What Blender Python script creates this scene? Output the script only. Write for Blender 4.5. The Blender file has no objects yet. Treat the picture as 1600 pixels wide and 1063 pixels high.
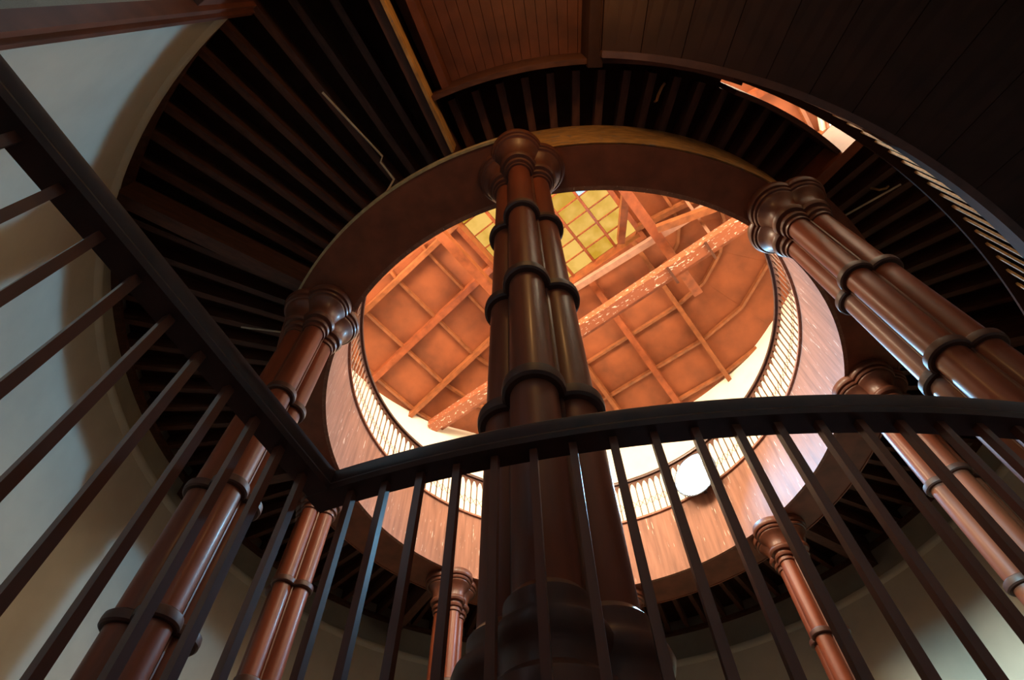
import bpy, math, random
from mathutils import Matrix, Vector
random.seed(7)
scene = bpy.context.scene
C = scene.collection
R = math.radians

# ------------------------------------------------------------------ camera
# ring of columns is centred on the world origin; camera lens at z = 0, floor at z = 0.36
F_PX, VPX, VPY = 890.0, 790.0, -32.0
zv = Vector((VPX - 800, -(VPY - 531.5), -F_PX)).normalized()
fw = Vector((0, 0, -1)); fw = (fw - zv * fw.dot(zv)).normalized()
rt = fw.cross(zv)
CAM = Vector((-0.94, -5.36, 0.0))
cam_d = bpy.data.cameras.new('camera'); cam_d.sensor_width = 36; cam_d.lens = F_PX * 36 / 1600
cam_d.clip_start = 0.02
cam = bpy.data.objects.new('camera', cam_d); C.objects.link(cam)
m3 = Matrix((rt, fw, zv))
cam.matrix_world = Matrix.Translation(CAM) @ m3.to_4x4()
scene.camera = cam

# ------------------------------------------------------------------ world, view, lights
w = bpy.data.worlds.new('sky'); scene.world = w; w.use_nodes = True
w.node_tree.nodes['Background'].inputs[0].default_value = (0.45, 0.7, 1.0, 1)
w.node_tree.nodes['Background'].inputs[1].default_value = 0.06
vs = scene.view_settings
vs.view_transform = 'Standard'; vs.look = 'None'; vs.gamma = 1; vs.use_curve_mapping = False
vs.exposure = 0.0
scene.cycles.use_denoising = True
scene.cycles.max_bounces = 6
scene.cycles.diffuse_bounces = 4
scene.cycles.glossy_bounces = 2
scene.cycles.adaptive_threshold = 0.02
scene.cycles.sample_clamp_indirect = 6

def pol(r, a, z=0.0):
    return Vector((r * math.cos(R(a)), r * math.sin(R(a)), z))

def aim(o, target):
    o.rotation_euler = (Vector(target) - o.location).to_track_quat('-Z', 'Y').to_euler()

def area(name, loc, target, sx, sy, power, col):
    l = bpy.data.lights.new(name, 'AREA'); l.shape = 'RECTANGLE'; l.size = sx; l.size_y = sy
    l.energy = power; l.color = col
    o = bpy.data.objects.new(name, l); C.objects.link(o); o.location = loc; aim(o, target)
    return o

def spot(name, loc, target, ang, power, col, rad, blend=0.3):
    l = bpy.data.lights.new(name, 'SPOT'); l.spot_size = R(ang); l.spot_blend = blend
    l.energy = power; l.color = col; l.shadow_soft_size = rad
    o = bpy.data.objects.new(name, l); C.objects.link(o); o.location = loc; aim(o, target)
    return o

# upper storey windows (near half of the round wall): daylight falling in over the gallery
UP_WIN = [-24, -69, -114, -159]
for a, pw in zip(UP_WIN, (120, 640, 900, 900)):
    area('upper_window_daylight', pol(6.02, a, 10.9), pol(0, 0, 10.2), 1.5, 3.0, pw, (1.0, 0.78, 0.52))
# lower storey windows: blue daylight coming in under the window heads
spot('daylight_through_near_window', pol(9.73, -113.7, 5.0), pol(6.2, 24, 3.4), 22, 15000, (0.42, 0.85, 1.0), 0.25)

# ------------------------------------------------------------------ materials
def mat(name, col, rough=0.5, var=0.25, scale=6.0, stretch=(1, 1, 1), bump=0.0, spec=0.5, coat=0.0, col2=None, detail=5):
    m = bpy.data.materials.new(name); m.use_nodes = True
    nt = m.node_tree; b = nt.nodes['Principled BSDF']
    tc = nt.nodes.new('ShaderNodeTexCoord'); mp = nt.nodes.new('ShaderNodeMapping')
    mp.inputs['Scale'].default_value = stretch
    nz = nt.nodes.new('ShaderNodeTexNoise'); nz.inputs['Scale'].default_value = scale; nz.inputs['Detail'].default_value = detail
    cr = nt.nodes.new('ShaderNodeValToRGB')
    c2 = col2 or tuple(c * (1 - var) for c in col)
    c1 = tuple(min(1, c * (1 + var * 0.6)) for c in col)
    cr.color_ramp.elements[0].color = (*c2, 1); cr.color_ramp.elements[1].color = (*c1, 1)
    cr.color_ramp.elements[0].position = 0.3; cr.color_ramp.elements[1].position = 0.7
    nt.links.new(tc.outputs['Object'], mp.inputs[0]); nt.links.new(mp.outputs[0], nz.inputs['Vector'])
    nt.links.new(nz.outputs['Fac'], cr.inputs[0]); nt.links.new(cr.outputs[0], b.inputs['Base Color'])
    b.inputs['Roughness'].default_value = rough; b.inputs['Specular IOR Level'].default_value = spec
    b.inputs['Coat Weight'].default_value = coat; b.inputs['Coat Roughness'].default_value = 0.18
    if bump:
        bp = nt.nodes.new('ShaderNodeBump'); bp.inputs['Strength'].default_value = bump; bp.inputs['Distance'].default_value = 0.01
        nt.links.new(nz.outputs['Fac'], bp.inputs['Height']); nt.links.new(bp.outputs[0], b.inputs['Normal'])
    return m

def emit(name, col, strength, col2=None, per_object=True, scale=3.0):
    m = bpy.data.materials.new(name); m.use_nodes = True
    nt = m.node_tree; b = nt.nodes['Principled BSDF']
    b.inputs['Base Color'].default_value = (0.02, 0.02, 0.02, 1); b.inputs['Roughness'].default_value = 0.4; b.inputs['Specular IOR Level'].default_value = 0.1
    b.inputs['Emission Strength'].default_value = strength
    if col2:
        nz = nt.nodes.new('ShaderNodeTexNoise'); nz.inputs['Scale'].default_value = scale
        tc = nt.nodes.new('ShaderNodeTexCoord'); nt.links.new(tc.outputs['Object'], nz.inputs['Vector'])
        oi = nt.nodes.new('ShaderNodeObjectInfo')
        ad = nt.nodes.new('ShaderNodeMath'); ad.operation = 'MULTIPLY_ADD'; ad.inputs[1].default_value = 0.55; 
        nt.links.new(oi.outputs['Random'], ad.inputs[0]); nt.links.new(nz.outputs['Fac'], ad.inputs[2])
        cr = nt.nodes.new('ShaderNodeValToRGB')
        cr.color_ramp.elements[0].color = (*col, 1); cr.color_ramp.elements[1].color = (*col2, 1)
        cr.color_ramp.elements[0].position = 0.45; cr.color_ramp.elements[1].position = 1.0
        nt.links.new(ad.outputs[0], cr.inputs[0]); nt.links.new(cr.outputs[0], b.inputs['Emission Color'])
    else:
        b.inputs['Emission Color'].default_value = (*col, 1)
    return m

M = {
 'column':  mat('varnished_column_wood', (0.20, 0.048, 0.02), 0.45, 0.35, 9, (1, 1, 0.12), 0.05, spec=0.35, coat=0.1),
 'mould':   mat('dark_moulding_wood', (0.13, 0.040, 0.021), 0.45, 0.3, 10, (1, 1, 0.5), 0.05, coat=0.12),
 'annulet': mat('dark_annulet_wood', (0.075, 0.025, 0.015), 0.5, 0.3, 10, (1, 1, 0.5), 0.03),
 'rail':    mat('dark_handrail_wood', (0.075, 0.028, 0.02), 0.38, 0.3, 14, (1, 1, 1), 0.03, coat=0.2),
 'bal':     mat('dark_baluster_wood', (0.17, 0.05, 0.027), 0.36, 0.35, 16, (1, 1, 0.15), 0.05, coat=0.25),
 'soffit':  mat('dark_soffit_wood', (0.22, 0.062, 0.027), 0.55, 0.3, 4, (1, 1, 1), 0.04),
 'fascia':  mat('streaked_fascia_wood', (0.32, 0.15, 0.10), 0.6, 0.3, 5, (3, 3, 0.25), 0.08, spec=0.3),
 'joist':   mat('dark_joist_wood', (0.10, 0.035, 0.02), 0.6, 0.4, 5, (1, 4, 4), 0.05),
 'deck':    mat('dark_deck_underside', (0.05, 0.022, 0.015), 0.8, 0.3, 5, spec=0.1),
 'ochre':   mat('worn_ochre_lit_wood', (0.50, 0.27, 0.09), 0.5, 0.45, 7, (1, 1, 3), 0.1),  # base colour includes orange light on boards and stair balusters
 'bead':    mat('pale_bead_trim', (0.55, 0.42, 0.22), 0.5, 0.3, 12),
 'plank':   mat('red_stained_plank', (0.15, 0.045, 0.022), 0.5, 0.35, 4, (1, 1, 1), 0.05),
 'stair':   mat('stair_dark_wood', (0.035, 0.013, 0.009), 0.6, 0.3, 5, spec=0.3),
 'string':  mat('stair_stringer_wood', (0.10, 0.045, 0.03), 0.3, 0.3, 8, coat=0.8),
 'roof':    mat('orange_stained_roof_panel', (0.27, 0.073, 0.024), 0.6, 0.35, 1.6, (1, 1, 1), 0.06),
 'purlin':  mat('orange_purlin_wood', (0.29, 0.092, 0.03), 0.5, 0.35, 5, (1, 1, 1), 0.05),
 'beam':    mat('red_orange_beam_wood', (0.31, 0.08, 0.028), 0.45, 0.35, 5, (1, 1, 1), 0.08, coat=0.1),
 'worn':    mat('paint_splashed_beam', (0.34, 0.10, 0.045), 0.4, 0.1, 7, (1, 0.35, 1), 0.1, col2=(0.34, 0.10, 0.045)),
 'pinkish': mat('pale_pink_beam', (0.46, 0.24, 0.17), 0.5, 0.2, 6),
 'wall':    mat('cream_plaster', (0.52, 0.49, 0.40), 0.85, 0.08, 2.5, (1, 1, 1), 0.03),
 'strip':   mat('dirty_shaded_plaster', (0.40, 0.355, 0.27), 0.9, 0.12, 2.5, (1, 1, 1), 0.03),  # darker cream holds dirt and the shade under the gallery
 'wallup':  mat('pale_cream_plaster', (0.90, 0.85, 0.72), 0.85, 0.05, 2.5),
 'floor':   mat('worn_floor_boards', (0.07, 0.03, 0.018), 0.6, 0.35, 4, (1, 6, 1)),
 'white':   mat('pale_conduit', (0.62, 0.50, 0.36), 0.45, 0.15, 10),
 'metal':   mat('black_lamp_housing', (0.03, 0.03, 0.035), 0.4, 0.2, 10),
 'lattice': mat('thin_iron_wire', (0.10, 0.05, 0.03), 0.5, 0.2, 10),
 'frieze':  mat('cut_frieze_wood', (0.11, 0.04, 0.022), 0.6, 0.3, 8),
 'pane':    emit('yellow_skylight_glass', (0.62, 0.33, 0.02), 0.95, (0.95, 0.56, 0.12)),
 'bluepane': emit('clear_skylight_glass', (0.45, 0.72, 1.0), 1.6),
 'wpane':   emit('bright_window_glass', (1.0, 0.88, 0.70), 6.0),
 'bpane':   emit('lower_window_glass', (0.6, 0.85, 1.0), 0.6),
 'lamp':    emit('lit_lamp_glass', (0.75, 0.92, 1.0), 60.0),
}
# white paint flecks on the worn beam
def flecks(m, base, fleck, scale, thr, stretch):
    nt = m.node_tree; b = nt.nodes['Principled BSDF']
    src = b.inputs['Base Color'].links[0].from_socket
    tc = nt.nodes.new('ShaderNodeTexCoord'); mp = nt.nodes.new('ShaderNodeMapping'); mp.inputs['Scale'].default_value = stretch
    nz = nt.nodes.new('ShaderNodeTexNoise'); nz.inputs['Scale'].default_value = scale; nz.inputs['Detail'].default_value = 6
    cr = nt.nodes.new('ShaderNodeValToRGB'); cr.color_ramp.elements[0].position = thr; cr.color_ramp.elements[1].position = thr + 0.05
    mx = nt.nodes.new('ShaderNodeMix'); mx.data_type = 'RGBA'
    nt.links.new(tc.outputs['Object'], mp.inputs[0]); nt.links.new(mp.outputs[0], nz.inputs['Vector'])
    nt.links.new(nz.outputs['Fac'], cr.inputs[0]); nt.links.new(cr.outputs[0], mx.inputs['Factor'])
    nt.links.new(src, mx.inputs['A']); mx.inputs['B'].default_value = (*fleck, 1)
    nt.links.new(mx.outputs['Result'], b.inputs['Base Color'])
flecks(M['worn'], None, (0.85, 0.72, 0.62), 26, 0.60, (1, 0.35, 1))
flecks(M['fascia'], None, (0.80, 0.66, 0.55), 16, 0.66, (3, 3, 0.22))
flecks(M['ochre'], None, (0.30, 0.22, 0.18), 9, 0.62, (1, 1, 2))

# ------------------------------------------------------------------ helpers
def link(o, parent=None):
    C.objects.link(o)
    if parent is not None: o.parent = parent
    return o

def mesh(name, verts, faces, material, parent=None, smooth=False):
    me = bpy.data.meshes.new(name); me.from_pydata([tuple(v) for v in verts], [], faces); me.update()
    me.materials.append(material)
    if smooth:
        me.polygons.foreach_set('use_smooth', [True] * len(me.polygons))
        try: me.set_sharp_from_angle(angle=R(38))
        except Exception: pass
    return link(bpy.data.objects.new(name, me), parent)

def inst(name, src, parent, loc=(0, 0, 0), rotz=0.0, scale=None):
    o = bpy.data.objects.new(name, src.data); o.location = loc; o.rotation_euler = (0, 0, rotz)
    if scale: o.scale = scale
    return link(o, parent)

def thing(name, label, cat, loc=(0, 0, 0), rotz=0, group=None, kind=None):
    o = bpy.data.objects.new(name, None); o.empty_display_size = 0.2
    o.location = loc; o.rotation_euler = (0, 0, rotz)
    return tag(link(o), label, cat, group, kind)

def tag(o, label, cat=None, group=None, kind=None):
    o['label'] = label
    if cat: o['category'] = cat
    if group: o['group'] = group
    if kind: o['kind'] = kind
    return o

class MB:
    def __init__(s): s.v = []; s.f = []
    def add(s, v, f):
        n = len(s.v); s.v += [tuple(p) for p in v]; s.f += [tuple(i + n for i in q) for q in f]
    def box(s, x0, x1, y0, y1, z0, z1):
        s.add([(x0, y0, z0), (x1, y0, z0), (x1, y1, z0), (x0, y1, z0), (x0, y0, z1), (x1, y0, z1), (x1, y1, z1), (x0, y1, z1)],
              [(0, 3, 2, 1), (4, 5, 6, 7), (0, 1, 5, 4), (1, 2, 6, 5), (2, 3, 7, 6), (3, 0, 4, 7)])
        return s
    def bar(s, p, q, wd, ht, up=(0, 0, 1)):
        p = Vector(p); q = Vector(q); d = (q - p).normalized(); u = Vector(up)
        side = d.cross(u)
        if side.length < 1e-5: side = d.cross(Vector((1, 0, 0)))
        side.normalize(); u = side.cross(d).normalized()
        a = side * wd / 2; b = u * ht / 2
        s.add([p - a - b, p + a - b, p + a + b, p - a + b, q - a - b, q + a - b, q + a + b, q - a + b],
              [(0, 1, 2, 3), (7, 6, 5, 4), (0, 4, 5, 1), (1, 5, 6, 2), (2, 6, 7, 3), (3, 7, 4, 0)])
        return s
    def arc(s, prof, a0, a1, n, closed_ring=False):
        # closed (r, z) profile swept about the z axis
        k = len(prof); base = len(s.v); cnt = n if closed_ring else n + 1
        for i in range(cnt):
            a = R(a0 + (a1 - a0) * i / n)
            for r, z in prof: s.v.append((r * math.cos(a), r * math.sin(a), z))
        for i in range(n):
            i2 = (i + 1) % cnt
            for j in range(k):
                j2 = (j + 1) % k
                s.f.append((base + i * k + j, base + i2 * k + j, base + i2 * k + j2, base + i * k + j2))
        if not closed_ring:
            s.f.append(tuple(base + j for j in range(k))[::-1]); s.f.append(tuple(base + n * k + j for j in range(k)))
        return s
    def spiral(s, prof, a0, a1, n, zf):
        k = len(prof); base = len(s.v)
        for i in range(n + 1):
            d = a0 + (a1 - a0) * i / n; a = R(d)
            for r, z in prof: s.v.append((r * math.cos(a), r * math.sin(a), z + zf(d)))
        for i in range(n):
            for j in range(k):
                j2 = (j + 1) % k
                s.f.append((base + i * k + j, base + (i + 1) * k + j, base + (i + 1) * k + j2, base + i * k + j2))
        s.f.append(tuple(base + j for j in range(k))[::-1]); s.f.append(tuple(base + n * k + j for j in range(k)))
        return s
    def tube(s, pts, rad, seg=8):
        pts = [Vector(p) for p in pts]; base = len(s.v)
        for i, p in enumerate(pts):
            d = (pts[min(i + 1, len(pts) - 1)] - pts[max(i - 1, 0)]).normalized()
            x = d.cross(Vector((0.13, 0.27, 0.95))).normalized(); y = d.cross(x)
            for j in range(seg):
                t = 2 * math.pi * j / seg; s.v.append(tuple(p + x * rad * math.cos(t) + y * rad * math.sin(t)))
        for i in range(len(pts) - 1):
            for j in range(seg):
                j2 = (j + 1) % seg
                s.f.append((base + i * seg + j, base + i * seg + j2, base + (i + 1) * seg + j2, base + (i + 1) * seg + j))
        s.f.append(tuple(base + j for j in range(seg))[::-1]); s.f.append(tuple(base + (len(pts) - 1) * seg + j for j in range(seg)))
        return s
    def lobed(s, prof, seg=96, lobes=4, phase=0.0):
        # prof: (lobe centre offset d, lobe radius p, z): quatrefoil outline at each height
        base = len(s.v)
        for d, p, z in prof:
            for i in range(seg):
                t = 2 * math.pi * i / seg
                st = 2 * math.pi / lobes
                dl = ((t - phase + st / 2) % st) - st / 2
                rr = d * math.cos(dl) + math.sqrt(max(p * p - (d * math.sin(dl)) ** 2, 1e-6))
                s.v.append((rr * math.cos(t), rr * math.sin(t), z))
        for k in range(len(prof) - 1):
            for i in range(seg):
                i2 = (i + 1) % seg
                s.f.append((base + k * seg + i, base + k * seg + i2, base + (k + 1) * seg + i2, base + (k + 1) * seg + i))
        s.f.append(tuple(base + i for i in range(seg))[::-1]); s.f.append(tuple(base + (len(prof) - 1) * seg + i for i in range(seg)))
        return s
    def build(s, name, material, parent=None, smooth=False):
        return mesh(name, s.v, s.f, material, parent, smooth)

FLOOR = 0.36
RC = 3.762           # column ring radius
A0 = -102.5          # angle of the nearest column
WALL = 6.2
SOF = 5.90           # ring beam soffit
R_IN, R_OUT = 3.47, 4.12
JB, JT = 6.60, 6.84  # gallery joists
WELL_A0, WELL_A1, WELL_R = -111.6, -54.0, 4.64
WELL_R2 = 4.54

# ------------------------------------------------------------------ round wall with window openings
def wall_mesh(name, r_in, r_out, z0, z1, openings, material, na=240, extra=()):
    angs = sorted(set([-180 + 360 * i / na for i in range(na)] + [o[0] for o in openings] + [o[1] for o in openings]))
    zs = sorted(set([z0, z1] + [o[2] for o in openings] + [o[3] for o in openings] + list(extra)))
    na = len(angs); nz = len(zs); v = []; f = []
    for r in (r_in, r_out):
        for z in zs:
            for a in angs: v.append(pol(r, a, z))
    idx = lambda l, k, i: l * na * nz + k * na + i % na
    def hole(k, i):
        if k < 0 or k >= nz - 1: return True
        a = (angs[i % na] + (angs[(i + 1) % na] if i % na < na - 1 else angs[0] + 360)) / 2; z = (zs[k] + zs[k + 1]) / 2
        return any(o[0] < a < o[1] and o[2] < z < o[3] for o in openings)
    for k in range(nz - 1):
        for i in range(na):
            if hole(k, i): continue
            f.append((idx(0, k, i + 1), idx(0, k, i), idx(0, k + 1, i), idx(0, k + 1, i + 1)))
            f.append((idx(1, k, i), idx(1, k, i + 1), idx(1, k + 1, i + 1), idx(1, k + 1, i)))
            if hole(k, i - 1): f.append((idx(0, k, i), idx(1, k, i), idx(1, k + 1, i), idx(0, k + 1, i)))
            if hole(k, i + 1): f.append((idx(1, k, i + 1), idx(0, k, i + 1), idx(0, k + 1, i + 1), idx(1, k + 1, i + 1)))
            if hole(k - 1, i): f.append((idx(0, k, i), idx(0, k, i + 1), idx(1, k, i + 1), idx(1, k, i)))
            if hole(k + 1, i): f.append((idx(0, k + 1, i + 1), idx(0, k + 1, i), idx(1, k + 1, i), idx(1, k + 1, i + 1)))
    return mesh(name, v, f, material, smooth=True)

low_open = [(-121.6, -113.4, 1.2, 4.9), (-108.5, -101.5, 1.2, 4.9)]
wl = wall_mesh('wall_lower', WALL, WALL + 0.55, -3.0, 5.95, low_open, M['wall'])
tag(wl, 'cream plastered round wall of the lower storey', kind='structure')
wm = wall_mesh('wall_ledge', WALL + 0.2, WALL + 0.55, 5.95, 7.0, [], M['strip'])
lip = MB().arc([(WALL - .03, 5.86), (WALL + .02, 5.82), (WALL + .02, 5.96), (WALL - .03, 5.955), (WALL - .045, 5.91)], 0, 360, 180, True).build('trim_1', M['wall'], None, True)
tag(lip, 'rounded plaster lip along the top of the lower wall', kind='structure')
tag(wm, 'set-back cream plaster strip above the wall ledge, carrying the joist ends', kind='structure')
up_open = [(a - 7.5, a + 7.5, 9.2, 12.35) for a in UP_WIN]
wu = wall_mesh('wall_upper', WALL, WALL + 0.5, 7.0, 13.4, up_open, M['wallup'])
tag(wu, 'brightly lit pale cream wall of the upper storey below the roof', kind='structure')

# floor with stairwell opening
fb = MB()
fb.arc([(0.05, 0.16), (4.22, 0.16), (4.22, FLOOR), (0.05, FLOOR)], 0, 360, 120, True)
fb.arc([(4.22, 0.16), (WALL, 0.16), (WALL, FLOOR), (4.22, FLOOR)], -38, 248.2, 120)
fl = fb.build('floor', M['floor']); tag(fl, 'dark timber floor around the stairwell opening', kind='structure')

# ------------------------------------------------------------------ lower windows
def window(name, a0, a1, z0, z1, r, pane_mat, label, frame_mat, nx=2, nz=3):
    t = thing(name, label, None, (0, 0, 0), 0, kind='structure')
    fr = MB(); n = 8
    dw = math.degrees(0.07 / r)
    fr.arc([(r - 0.05, z0), (r + 0.05, z0), (r + 0.05, z0 + 0.08), (r - 0.05, z0 + 0.08)], a0, a1, n)
    fr.arc([(r - 0.05, z1 - 0.08), (r + 0.05, z1 - 0.08), (r + 0.05, z1), (r - 0.05, z1)], a0, a1, n)
    for a in (a0, a1 - dw):
        fr.arc([(r - 0.05, z0), (r + 0.05, z0), (r + 0.05, z1), (r - 0.05, z1)], a, a + dw, 1)
    fr.build('window_frame', frame_mat, t)
    for i in range(nx):
        for k in range(nz):
            b0 = a0 + (a1 - a0) * i / nx; b1 = a0 + (a1 - a0) * (i + 1) / nx
            y0 = z0 + (z1 - z0) * k / nz; y1 = z0 + (z1 - z0) * (k + 1) / nz
            if pane_mat: MB().arc([(r, y0 + 0.02), (r + 0.012, y0 + 0.02), (r + 0.012, y1 - 0.02), (r, y1 - 0.02)], b0 + 0.2, b1 - 0.2, 4).build('pane', pane_mat, t)
    for i in range(1, nx):
        b = a0 + (a1 - a0) * i / nx
        MB().arc([(r - 0.03, z0), (r + 0.03, z0), (r + 0.03, z1), (r - 0.03, z1)], b - dw * .35, b + dw * .35, 1).build('mullion', frame_mat, t)
    for k in range(1, nz):
        z = z0 + (z1 - z0) * k / nz
        MB().arc([(r - 0.025, z - 0.025), (r + 0.025, z - 0.025), (r + 0.025, z + 0.025), (r - 0.025, z + 0.025)], a0, a1, n).build('glazing_bar', frame_mat, t)
    return t

w1 = window('window_1', -121.6, -113.4, 1.2, 4.9, WALL + 0.3, M['bpane'], 'tall wood-framed stair window at the left edge of the photograph', M['plank'], 2, 1)
cs = MB()
for a0, a1 in ((-122.9, -121.6), (-113.4, -112.1)):
    cs.arc([(WALL - 0.10, 0.6), (WALL + 0.05, 0.6), (WALL + 0.05, 6.0), (WALL - 0.10, 6.0)], a0, a1, 2)
cs.arc([(WALL - 0.06, 4.9), (WALL + 0.05, 4.9), (WALL + 0.05, 6.0), (WALL - 0.06, 6.0)], -121.6, -113.4, 6)
cs.build('casing', M['plank'], w1)
MB().arc([(WALL - 0.13, 0.6), (WALL - 0.08, 0.6), (WALL - 0.08, 6.0), (WALL - 0.13, 6.0)], -122.5, -122.1, 1).build('casing_bead', M['mould'], w1)
window('window_2', -108.5, -101.5, 1.2, 4.9, WALL + 0.3, None, 'window low in the cream wall behind the viewer', M['plank'], 2, 1)
for i, a in enumerate(UP_WIN):
    window('window_%d' % (i + 3), a - 7.5, a + 7.5, 9.2, 12.35, WALL + 0.12, M['wpane'],
           ['bright two-light upper window glimpsed through the gap beside the stair', 'upper window behind the gallery above the stair flight',
            'upper window above the stairwell landing', 'upper window high on the left of the gallery'][i], M['purlin'], 2, 2)

# ------------------------------------------------------------------ roof (ceiling) and skylight
ROT = R(52)
def rz(o): return 14.05 - (o - 1.75) * 0.36
def ringpts(o):
    rho = o - 1.5; p = []
    for q in range(4):
        ca, sa = [(1, 0), (0, 1), (-1, 0), (0, -1)][q]
        loc = [(o, -1.5), (o, 0.0)] + [(1.5 + rho * math.cos(R(t)), 1.5 + rho * math.sin(R(t))) for t in (0, 22.5, 45, 67.5)]
        for x, y in loc: p.append(Vector((x * ca - y * sa, x * sa + y * ca, rz(o))))
    return p
offs = [1.75, 2.75, 3.75, 4.85, 5.9, 7.3]
ceil = thing('ceiling', 'orange-stained faceted timber roof with purlins around a square skylight', None, (0, 0, 0), ROT, kind='structure')
rings = [ringpts(o) for o in offs]
NP = len(rings[0])
for k in range(len(offs) - 1):
    for i in range(NP):
        a, b = rings[k][i], rings[k][(i + 1) % NP]; c, d = rings[k + 1][(i + 1) % NP], rings[k + 1][i]
        if (a - b).length < 0.12 and (c - d).length < 0.12: continue
        up = Vector((0, 0, 0.03)); dz = Vector((0, 0, random.uniform(-0.006, 0.006)))
        v = [p + dz for p in (a, b, c, d)] + [p + up + dz for p in (a, b, c, d)]
        mesh('roof_panel', v, [(0, 1, 2, 3), (7, 6, 5, 4), (0, 4, 5, 1), (1, 5, 6, 2), (2, 6, 7, 3), (3, 7, 4, 0)], M['roof'], ceil)
        if k > 0:
            dn = Vector((0, 0, -0.06))
            if i % 6 == 0:
                MB().bar(a + dn, rings[k][(i + 2) % NP] + dn, 0.07, 0.11).build('purlin', M['purlin'], ceil)
            elif i % 6 >= 2:
                MB().bar(a + dn, b + dn, 0.07, 0.11).build('purlin', M['purlin'], ceil)
for i in range(NP):
    j = i % 6
    dn = Vector((0, 0, -0.10))
    big = j in (0, 1, 2)
    o2 = offs[-1] if not big else 6.1
    p = rings[0][i] + dn; q = ringpts(6.12)[i] + dn
    if j in (0, 2): MB().bar(p + Vector((0, 0, -0.05)), q + Vector((0, 0, -0.05)), 0.12, 0.20).build('rafter', M['purlin'], ceil)
    elif j == 1: MB().bar(p, q, 0.17, 0.2).build('rafter', M['beam'], ceil)
    else:
        q = rings[1][i] + dn
    if j > 2: pass

sk = thing('window_7', 'square yellow glazed skylight with a grid of glazing bars', None, (0, 0, 0), ROT, kind='structure')
S = 1.72; ZS = 14.25
kb = MB()
for sx in (-1, 1):
    kb.box(min(sx * S, sx * (S + .12)), max(sx * S, sx * (S + .12)), -S - .12, S + .12, 13.8, ZS + .1)
    kb.box(-S, S, min(sx * S, sx * (S + .12)), max(sx * S, sx * (S + .12)), 13.8, ZS + .1)
kb.build('curb', M['beam'], sk)
nxp, nyp = 8, 5
for i in range(nxp):
    for j in range(nyp):
        x0 = -S + 2 * S * i / nxp; x1 = -S + 2 * S * (i + 1) / nxp; y0 = -S + 2 * S * j / nyp; y1 = -S + 2 * S * (j + 1) / nyp
        pm = M['bluepane'] if (i, j) in ((3, 0),) else M['pane']
        MB().box(x0 + .01, x1 - .01, y0 + .01, y1 - .01, ZS, ZS + .01).build('pane', pm, sk)
for i in range(1, nxp):
    x = -S + 2 * S * i / nxp; MB().box(x - .014, x + .014, -S, S, ZS - .05, ZS + .012).build('glazing_bar', M['beam'], sk)
for j in range(1, nyp):
    y = -S + 2 * S * j / nyp; MB().box(-S, S, y - .034, y + .034, ZS - .1, ZS + .012).build('glazing_bar', M['beam'], sk)

# tie beams crossing under the roof
def roofbeam(name, p, q, wd, ht, m, label):
    t = thing(name, label, 'beam', (0, 0, 0), ROT)
    MB().bar(p, q, wd, ht).build('timber', m, t)
    return t
t = roofbeam('tie_beam', (2.15, -5.8, 12.30), (2.15, 5.8, 12.30), 0.30, 0.26, M['worn'], 'paint-splashed main tie beam crossing the whole roof on the lamp side')
MB().box(2.33, 2.47, -5.7, 5.7, 12.34, 12.46).build('side_plank', M['beam'], t)
for y in (-2.9, -1.9, 1.6):
    MB().box(1.98, 2.5, y - .03, y + .03, 12.12, 12.17).build('strap', M['mould'], t)
roofbeam('tie_beam', (-2.15, -5.8, 12.30), (-2.15, 5.8, 12.30), 0.30, 0.26, M['beam'], 'main tie beam over the near side of the gallery, mostly hidden by the ring')
t = roofbeam('cross_beam', (-3.6, -2.1, 13.05), (3.6, -2.1, 13.05), 0.24, 0.26, M['beam'], 'red cross beam right of the skylight running under the tie beam end')
roofbeam('cross_beam', (-3.6, 2.0, 13.20), (3.6, 2.0, 13.20), 0.24, 0.26, M['beam'], 'orange cross beam along the left edge of the skylight')
t = roofbeam('roof_brace', (1.55, -1.25, 13.9), (0.2, -2.1, 13.1), 0.18, 0.2, M['beam'], 'slanting brace between the skylight corner and the right cross beam')
roofbeam('roof_strut', (2.15, -3.1, 12.45), (1.2, -3.1, 13.55), 0.07, 0.07, M['purlin'], 'thin pale upright strut standing on the tie beam')
roofbeam('roof_brace', (1.3, -2.2, 12.75), (1.9, -4.6, 12.5), 0.16, 0.18, M['purlin'], 'pale lower brace beside the tie beam at the right')
roofbeam('roof_purlin_truss', (1.72, -4.6, 12.95), (1.72, 1.8, 13.66), 0.16, 0.16, M['pinkish'], 'pale skylight trimmer beam running to the right of the skylight')

# ------------------------------------------------------------------ gallery: deck, joists, ring beam
deck = thing('gallery_deck', 'dark timber gallery deck with radial joists between column ring and wall', 'gallery')
db = MB()
db.arc([(3.6, JT), (WELL_R2, JT), (WELL_R2, JT + .06), (3.6, JT + .06)], 0, 360, 144, True)
db.arc([(WELL_R2, JT), (WELL_R, JT), (WELL_R, JT + .06), (WELL_R2, JT + .06)], WELL_A1, 288, 120)
db.arc([(WELL_R, JT), (WALL + .2, JT), (WALL + .2, JT + .06), (WELL_R, JT + .06)], WELL_A1, 360 + WELL_A0, 120)
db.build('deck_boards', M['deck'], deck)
jl = MB().box(4.0, WALL + 0.2, -0.04, 0.04, JB, JT).build('joist', M['joist'], deck)
js = MB().box(3.95, WELL_R2, -0.04, 0.04, JB, JT).build('joist', M['joist'], deck)
first = {'l': True, 's': True}
STEP = 3.45
for i in range(104):
    a = WELL_A0 + 1.6 + STEP * i * 360 / (104 * STEP)
    aa = (a + 180) % 360 - 180
    short = WELL_A0 - 0.5 < aa < WELL_A1 + 0.5
    src, key = (js, 's') if short else (jl, 'l')
    if first[key]:
        src.rotation_euler = (0, 0, R(aa)); first[key] = False
    else:
        inst('joist', src, deck, (0, 0, 0), R(aa))
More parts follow.
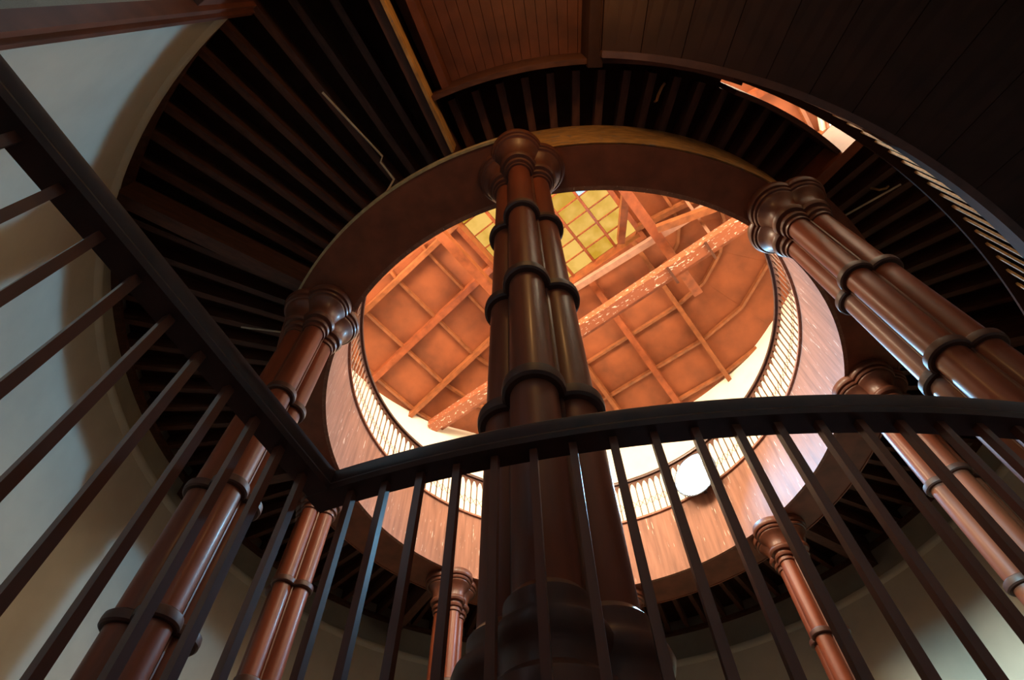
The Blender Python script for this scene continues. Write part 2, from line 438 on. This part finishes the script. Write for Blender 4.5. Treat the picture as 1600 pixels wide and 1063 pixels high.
MB().arc([(WALL + .10, 6.54), (WALL + .2, 6.54), (WALL + .2, JB), (WALL + .10, JB)], 360 + WELL_A0 - 360, WELL_A1 - 360, 120).build('wall_plate', M['joist'], deck)
gd = None
for k in range(8):
    a = A0 + 45 * k
    if WELL_A0 < ((a + 180) % 360 - 180) < WELL_A1: continue
    if gd is None:
        gd = MB().box(4.0, WALL + .1, -0.08, 0.08, 6.22, JB).build('girder', M['joist'], deck); gd.rotation_euler = (0, 0, R(a))
    else: inst('girder', gd, deck, (0, 0, 0), R(a))
MB().arc([(WELL_R2, 6.30), (WELL_R2 + .05, 6.30), (WELL_R2 + .05, JT + .1), (WELL_R2, JT + .1)], -72, WELL_A1, 24).build('well_header', M['joist'], deck)
MB().arc([(WELL_R, 6.24), (WELL_R + .05, 6.24), (WELL_R + .05, JT + .1), (WELL_R, JT + .1)], WELL_A0, -72, 26).build('well_header', M['joist'], deck)
tr = MB().box(4.0, WALL + .2, -0.05, 0.05, 6.14, JT).build('trimmer', M['joist'], deck); tr.rotation_euler = (0, 0, R(WELL_A0 - .9))
tf = MB().box(4.13, WALL - .02, 0.0, 0.03, 6.10, 6.40).build('trimmer_facing', M['ochre'], deck); tf.rotation_euler = (0, 0, R(WELL_A0 - .3))  # ochre takes in warm light as well as chipped paint
tag(tf, 'worn board along the stairwell trimmer, warm light put into its ochre colour')
te = MB().box(4.1, WALL + .2, -0.06, 0.06, 6.25, JT).build('trimmer', M['beam'], deck); te.rotation_euler = (0, 0, R(WELL_A1 + .4))

ring = thing('ring_beam', 'curved dark red ring beam carried by the clustered columns', 'beam')
for k in range(8):
    a = A0 + 45 * k
    ro = 3.94 if k == 0 else R_OUT
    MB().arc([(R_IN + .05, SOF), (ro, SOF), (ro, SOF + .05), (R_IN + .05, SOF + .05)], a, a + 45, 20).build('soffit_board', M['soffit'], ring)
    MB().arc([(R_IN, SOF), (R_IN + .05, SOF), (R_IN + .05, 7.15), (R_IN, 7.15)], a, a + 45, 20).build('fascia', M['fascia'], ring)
    if k == 0:
        ob = MB().arc([(ro - .04, SOF + .05), (ro + .02, SOF), (ro + .04, JB), (ro - .04, JB)], a, a + 45, 20).build('outer_board', M['ochre'], ring)  # ochre in this bay alone stands in for orange light
        tag(ob, 'outer board with orange light painted into its ochre colour')
    else:
        MB().arc([(3.93, SOF + .05), (3.98, SOF + .05), (3.98, JB), (3.93, JB)], a, a + 45, 20).build('outer_board', M['soffit'], ring)
        MB().arc([(ro, SOF - .01), (ro + .025, SOF - .01), (ro + .025, SOF + .07), (ro, SOF + .07)], a, a + 45, 20).build('edge_bead', M['bead'] if k == 7 else M['soffit'], ring)
MB().arc([(R_IN - .04, 7.15), (R_IN + .10, 7.15), (R_IN + .10, 7.19), (R_IN - .04, 7.19)], 0, 360, 160, True).build('coping', M['fascia'], ring)

# conduits clipped under the gallery
def conduit(pts, label):
    o = MB().tube([pol(*p) for p in pts], 0.012).build('conduit', M['white']); tag(o, label, 'conduit', 'thin conduits under the gallery joists'); return o
conduit([(5.25, -123.2, 6.43), (4.40, -122.1, 6.43), (4.36, -122.9, 6.43), (4.13, -122.9, 6.43), (4.13, -122.9, 5.98)], 'thin pale conduit with a kink under the left gallery joists')
conduit([(4.10, -44.6, 6.43), (4.85, -43.0, 6.43)], 'short thin conduit behind the right-hand column capital')
conduit([(4.12, -159.3, 6.43), (4.75, -160.8, 6.43)], 'short thin conduit just above the left handrail')

# ------------------------------------------------------------------ clustered columns
D, P = 0.150, 0.108
def build_column():
    root = thing('clustered_column', '', 'column', group='clustered columns of the ring')
    sh = None
    for q in range(4):
        v = MB(); seg = 28
        zs = [0.95, 2.2, 3.4, 5.3]
        rs = [P, P * .99, P * .97, P * .94]
        prof = []
        base = 0
        for z, r in zip(zs, rs):
            for i in range(seg):
                tt = 2 * math.pi * i / seg; v.v.append((D + r * math.cos(tt), r * math.sin(tt), z))
        for k in range(3):
            for i in range(seg):
                i2 = (i + 1) % seg; v.f.append((k * seg + i, k * seg + i2, (k + 1) * seg + i2, (k + 1) * seg + i))
        if sh is None: sh = v.build('shaft', M['column'], root, True)
        else: inst('shaft', sh, root, (0, 0, 0), q * math.pi / 2)
    cb = MB()
    cb.lobed([(0.0, 0.155, 0.9), (0.0, 0.155, 5.4)], 8)
    for q in range(4):
        a = q * math.pi / 2 + math.pi / 4
        x, y = .152 * math.cos(a), .152 * math.sin(a)
        cb.tube([(x, y, .9), (x, y, 5.4)], 0.016, 8)
    cb.build('core', M['mould'], root)
    an = MB().lobed([(D, .108, -.042), (D, .130, -.04), (D, .142, -.028), (D, .145, 0.0), (D, .142, .028), (D, .130, .04), (D, .108, .042)], 96).build('annulet', M['annulet'], root, True)
    an.location = (0, 0, 4.2)
    for z in (3.05, 2.0): inst('annulet', an, root, (0, 0, z))
    cap = [(D, .102, 5.27), (D, .118, 5.272), (D, .124, 5.29), (D, .118, 5.308), (D, .110, 5.312), (D, .110, 5.335),
           (D, .136, 5.34), (D, .146, 5.365), (D, .136, 5.39), (D, .126, 5.394), (D, .126, 5.425), (D + .003, .160, 5.43), (D + .005, .178, 5.46), (D + .005, .178, 5.475), (D + .005, .160, 5.51),
           (D + .005, .148, 5.513), (D + .005, .148, 5.56), (D + .007, .153, 5.60), (D + .012, .166, 5.64), (D + .018, .188, 5.68), (D + .024, .215, 5.71), (D + .024, .222, 5.72), (D + .024, .222, 5.735),
           (D + .026, .240, 5.74), (D + .026, .250, 5.757), (D + .026, .240, 5.775), (D + .026, .232, 5.777), (D + .026, .232, 5.80),
           (D + .028, .256, 5.803), (D + .03, .268, 5.825), (D + .03, .268, 5.86), (D + .03, .258, SOF + .01)]
    MB().lobed(cap, 112).build('capital', M['mould'], root, True)
    bs = [(D, .175, .62), (D, .19, .64), (D, .198, .68), (D, .19, .72), (D, .170, .735), (D, .150, .755), (D, .145, .80), (D, .155, .82), (D, .168, .835), (D, .176, .86), (D, .168, .885),
          (D, .140, .90), (D, .130, .93), (D, .136, .95), (D, .136, .97), (D, .112, 1.0)]
    MB().lobed(bs, 112).build('base', M['mould'], root, True)
    MB().lobed([(D, .205, FLOOR), (D, .205, .60), (D, .19, .62)], 96).build('plinth', M['mould'], root, True)
    return root
COL_LABEL = {0: 'nearest clustered column, rising at the centre of the photograph behind the handrail',
 1: 'clustered column right of the centre one, its big capital touching the orange-lit board',
 2: 'far-right clustered column whose capital peeps out just above the handrail',
 3: 'slim clustered column across the void below the bright lamp',
 4: 'clustered column across the void mostly hidden behind the centre column',
 5: 'slim clustered column across the void just left of the centre column base',
 6: 'clustered column behind the corner where the two handrails meet',
 -1: 'clustered column on the left crossed by the straight stair railing'}
col0 = build_column()
for k in (0, 1, 2, 3, 4, 5, 6, -1):
    a = A0 + 45 * k
    if k == 0: root = col0
    else:
        root = col0.copy(); C.objects.link(root)
        for ch in list(col0.children):
            c = ch.copy(); C.objects.link(c); c.parent = root
    root.location = pol(RC, a, 0); root.rotation_euler = (0, 0, R(a)); root['label'] = COL_LABEL[k]

# ------------------------------------------------------------------ upper gallery railing
gr = thing('gallery_railing', 'pointed-arch gallery railing on top of the ring beam', 'railing')
RG = R_IN + .03; Z0, Z1 = 7.19, 8.10
MB().arc([(RG - .05, Z1), (RG + .05, Z1), (RG + .06, Z1 + .03), (RG + .03, Z1 + .08), (RG - .03, Z1 + .08), (RG - .06, Z1 + .03)], 0, 360, 180, True).build('handrail', M['rail'], gr, True)
NB = 176
gb = MB().box(RG - .008, RG + .008, -.008, .008, Z0, Z1).build('baluster', M['frieze'], gr)
# pointed arch spandrel between two balusters (solid above a lancet)
hw = math.pi * RG / NB
pts_out = []; n = 7
arch = []
for i in range(n + 1):
    tt = i / n; arch.append((-hw + hw * tt * 0.98 , Z1 - .24 + .20 * math.sin(tt * math.pi / 2) ** 0.8))
arch = arch + [(-x, z) for x, z in arch[::-1][1:]]
sp = MB(); m_ = len(arch)
for yy in (-.009, .009):
    for x, z in arch: sp.v.append((RG + yy, x, z))
    for x, z in arch: sp.v.append((RG + yy, x, Z1 + .01))
for i in range(m_ - 1):
    sp.f.append((i, i + 1, m_ + i + 1, m_ + i)); o_ = 2 * m_
    sp.f.append((o_ + i + 1, o_ + i, o_ + m_ + i, o_ + m_ + i + 1)); sp.f.append((i + 1, i, o_ + i, o_ + i + 1))
spo = sp.build('arch_spandrel', M['frieze'], gr)
for i in range(NB):
    a = 2 * math.pi * i / NB
    if i: inst('baluster', gb, gr, (0, 0, 0), a)
    if i: inst('arch_spandrel', spo, gr, (0, 0, 0), a + math.pi / NB)
    else: spo.rotation_euler = (0, 0, math.pi / NB)
lt = MB()
for i in range(NB):
    a = 360 * i / NB; b = 360 * (i + 1) / NB
    for za, zb in ((Z0 + .26, Z0 + .44), (Z0 + .44, Z0 + .26)):
        lt.bar(pol(RG, a, za), pol(RG, b, zb), .006, .006)
lt.build('crossed_lattice', M['lattice'], gr)

# ------------------------------------------------------------------ near stairwell railing
nr = thing('stairwell_railing', 'dark wooden stairwell railing in front, curved with a straight arm at left', 'railing')
RR = 4.245
RA = -111.45
prof = [(RR - .040, 1.275), (RR + .040, 1.275), (RR + .048, 1.29), (RR + .040, 1.305), (RR + .050, 1.325), (RR + .050, 1.345), (RR + .03, 1.37), (RR - .03, 1.37), (RR - .050, 1.345), (RR - .050, 1.325), (RR - .040, 1.305), (RR - .048, 1.29)]
MB().arc(prof, RA - .6, -30, 70).build('handrail', M['rail'], nr, True)
sp2 = MB(); k = len(prof)
for x in (RR - .02, WALL + .02):
    for r, z in prof: sp2.v.append((x, (r - RR) * .985, z + .0015))
for j in range(k):
    j2 = (j + 1) % k; sp2.f.append((j, j2, k + j2, k + j))
sp2.f.append(tuple(range(k))); sp2.f.append(tuple(range(k, 2 * k))[::-1])
hr2 = sp2.build('handrail', M['rail'], nr, True); hr2.rotation_euler = (0, 0, R(RA))
MB().arc([(RR - .045, .40), (RR + .045, .40), (RR + .045, .45), (RR - .045, .45)], RA - .6, -30, 70).build('bottom_rail', M['rail'], nr)
b2 = MB().box(RR + .02, WALL + .02, -.045, .045, .401, .449).build('bottom_rail', M['rail'], nr); b2.rotation_euler = (0, 0, R(RA))
bs = .0115
nb = MB().box(-bs, bs, -bs, bs, .44, 1.285).build('baluster', M['bal'], nr)
first_b = True
spots = [(RR, RA + 1.38 + 1.62 * i) for i in range(50)] + [(4.37 + .122 * i, RA) for i in range(15)]
for r, a in spots:
    p = pol(r, a)
    if first_b: nb.location = p; nb.rotation_euler = (0, 0, R(a)); first_b = False
    else: inst('baluster', nb, nr, p, R(a))
# skirting of the stairwell edge under the rails
MB().arc([(RR - .03, 0.1), (RR + .03, 0.1), (RR + .03, .405), (RR - .03, .405)], RA - .5, -30, 70).build('curb', M['rail'], nr)
c2 = MB().box(RR, WALL, -.03, .03, 0.1, .405).build('curb', M['rail'], nr); c2.rotation_euler = (0, 0, R(RA))

# ------------------------------------------------------------------ landing and stair flight
ld = thing('stair_landing', 'planked landing ceiling at the top of the stair flight, seen from below', 'landing')
LA0, LA1 = WELL_A0 - .1, -91.0
npk = 17
for i in range(npk):
    a0 = LA0 + (LA1 - LA0) * i / npk; a1 = LA0 + (LA1 - LA0) * (i + 1) / npk - .06
    dz = random.uniform(0, .008)
    MB().arc([(WELL_R + .05, JT - .06 + dz), (WALL, JT - .06 + dz), (WALL, JT), (WELL_R + .05, JT)], a0, a1, 2).build('plank', M['plank'], ld)
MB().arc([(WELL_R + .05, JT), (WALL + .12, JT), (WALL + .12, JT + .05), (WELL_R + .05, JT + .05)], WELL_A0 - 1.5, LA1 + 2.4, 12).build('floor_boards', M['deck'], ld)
MB().arc([(WELL_R + .05, 6.32), (WALL, 6.32), (WALL, JT), (WELL_R + .05, JT)], -90.6, -89.55, 2).build('end_board', M['stair'], ld)
lb = MB().box(WELL_R - .02, WALL, -.07, .07, 6.12, JT - .06).build('beam', M['stair'], ld); lb.rotation_euler = (0, 0, R(-91.0))
l2 = MB().box(WELL_R - .02, WALL, -.04, .04, 6.45, JT - .06).build('beam', M['plank'], ld); l2.rotation_euler = (0, 0, R(LA0 + 1.9))

st = thing('staircase', 'dark curving stair flight overhead at upper right with orange light painted on its balusters', 'staircase')
def zs_(a): return 6.0 - .043 * (a + 91)
SR = 4.72; S_END = 34
MB().spiral([(SR, 0), (SR + .06, 0), (SR + .06, .34), (SR, .34)], -90.5, S_END, 100, zs_).build('stringer', M['string'], st, True)
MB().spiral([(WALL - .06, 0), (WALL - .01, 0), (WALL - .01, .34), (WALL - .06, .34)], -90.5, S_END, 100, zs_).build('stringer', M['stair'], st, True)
MB().spiral([(SR - .045, 1.0), (SR + .045, 1.0), (SR + .05, 1.03), (SR + .03, 1.07), (SR - .03, 1.07), (SR - .05, 1.03)], -90.5, S_END, 100, zs_).build('handrail', M['deck'], st, True)
ns = 31; da = (S_END + 90.5) / ns
for i in range(ns):
    a0 = -90.5 + da * i; a1 = a0 + da; z = zs_(a1) + .30
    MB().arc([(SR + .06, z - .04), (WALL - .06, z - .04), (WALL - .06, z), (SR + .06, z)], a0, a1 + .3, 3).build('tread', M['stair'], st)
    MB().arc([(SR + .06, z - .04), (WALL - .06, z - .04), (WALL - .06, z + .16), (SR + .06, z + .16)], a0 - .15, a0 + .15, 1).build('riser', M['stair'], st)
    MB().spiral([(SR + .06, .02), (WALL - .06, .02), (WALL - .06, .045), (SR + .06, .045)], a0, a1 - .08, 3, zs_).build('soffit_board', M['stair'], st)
sb = MB().box(-.010, .010, -.010, .010, .3, 1.02).build('baluster', M['ochre'], st)  # ochre carries the orange light falling on the balusters
fst = True
a = -88.8
while a < S_END:
    p = pol(SR + .03, a, zs_(a))
    if fst: sb.location = p; sb.rotation_euler = (0, 0, R(a)); fst = False
    else: inst('baluster', sb, st, p, R(a))
    a += 1.65

# ------------------------------------------------------------------ floodlight on the gallery edge
fa, fr_, fz = 44.0, R_IN - .16, 7.36
fp = pol(fr_, fa, fz)
lamp = thing('floodlight', 'dazzling round floodlight clamped to the gallery edge', 'lamp', fp, R(fa))
def disc_lathe(prof, seg=28):
    v = MB()
    for x, r in prof:
        for i in range(seg):
            tt = 2 * math.pi * i / seg; v.v.append((x, r * math.cos(tt), r * math.sin(tt)))
    for k in range(len(prof) - 1):
        for i in range(seg):
            i2 = (i + 1) % seg; v.f.append((k * seg + i, k * seg + i2, (k + 1) * seg + i2, (k + 1) * seg + i))
    v.f.append(tuple(range(seg))); v.f.append(tuple((len(prof) - 1) * seg + i for i in range(seg))[::-1])
    return v
disc_lathe([(.05, .16), (.02, .32), (-.06, .43), (-.09, .44), (-.09, .425), (-.08, .42)]).build('housing', M['metal'], lamp, True)
disc_lathe([(-.07, .415), (-.115, .36), (-.15, .23), (-.16, .02)]).build('lens', M['lamp'], lamp, True)
MB().box(.0, .09, -.03, .03, -.34, -.1).build('bracket', M['metal'], lamp)
l = bpy.data.lights.new('floodlight_beam', 'SPOT'); l.energy = 950; l.color = (0.18, 0.60, 1.0); l.shadow_soft_size = .15; l.spot_size = R(150); l.spot_blend = .6
lo = bpy.data.objects.new('floodlight_beam', l); C.objects.link(lo); lo.location = pol(fr_ - .3, fa, fz); aim(lo, (-0.94, -5.0, 2.0))

# ------------------------------------------------------------------ unseen pendant lamp, added for the warm light on the nearest column
pa, pr, pz = -97.0, 5.72, 5.55
pl = thing('added_pendant_lamp', 'unseen globe pendant added overhead for the warm light on the nearest column', 'lamp', pol(pr, pa, pz), R(pa))
def lathe(prof, seg=24):
    v = MB()
    for r, z in prof:
        for i in range(seg):
            tt = 2 * math.pi * i / seg; v.v.append((r * math.cos(tt), r * math.sin(tt), z))
    for k in range(len(prof) - 1):
        for i in range(seg):
            i2 = (i + 1) % seg; v.f.append((k * seg + i, k * seg + i2, (k + 1) * seg + i2, (k + 1) * seg + i))
    v.f.append(tuple(range(seg))[::-1]); v.f.append(tuple((len(prof) - 1) * seg + i for i in range(seg)))
    return v
ztop = JT - .06 - pz
lathe([(.008, .12), (.008, ztop - .03)], 10).build('rod', M['metal'], pl)
lathe([(.05, ztop - .03), (.06, ztop - .02), (.06, ztop)], 20).build('ceiling_rose', M['metal'], pl, True)
lathe([(.03, .10), (.045, .12), (.04, .15), (.015, .17)], 20).build('cap', M['metal'], pl, True)
lathe([(.09 * math.sin(math.pi * i / 12) + .004, -.09 * math.cos(math.pi * i / 12) + .02) for i in range(13)], 24).build('globe', emit('warm_globe_glass', (1.0, 0.55, 0.2), 6.0), pl, True)
l = bpy.data.lights.new('added_pendant_glow', 'POINT'); l.energy = 34; l.color = (1.0, 0.50, 0.16); l.shadow_soft_size = .1
lo = bpy.data.objects.new('added_pendant_glow', l); C.objects.link(lo); lo.location = pol(pr, pa, pz - .18)

# ------------------------------------------------------------------ peeling strips hanging below the joists
for pts, lab in (([(4.27, -81.2, 6.58), (4.30, -81.4, 6.46), (4.36, -81.6, 6.40), (4.44, -81.3, 6.42), (4.47, -80.9, 6.47)], 'curled yellowish strip dangling from the joists above the orange-lit board'),
                 ([(4.62, -44.2, 6.58), (4.66, -43.9, 6.48), (4.72, -43.6, 6.46), (4.76, -43.2, 6.52)], 'small curled strip hanging beside the short conduit at right')):
    v = MB(); n = len(pts)
    v.tube([pol(*p) for p in pts], 0.014, 6)
    tag(v.build('peeling_strip', M['ochre']), lab, 'strip')
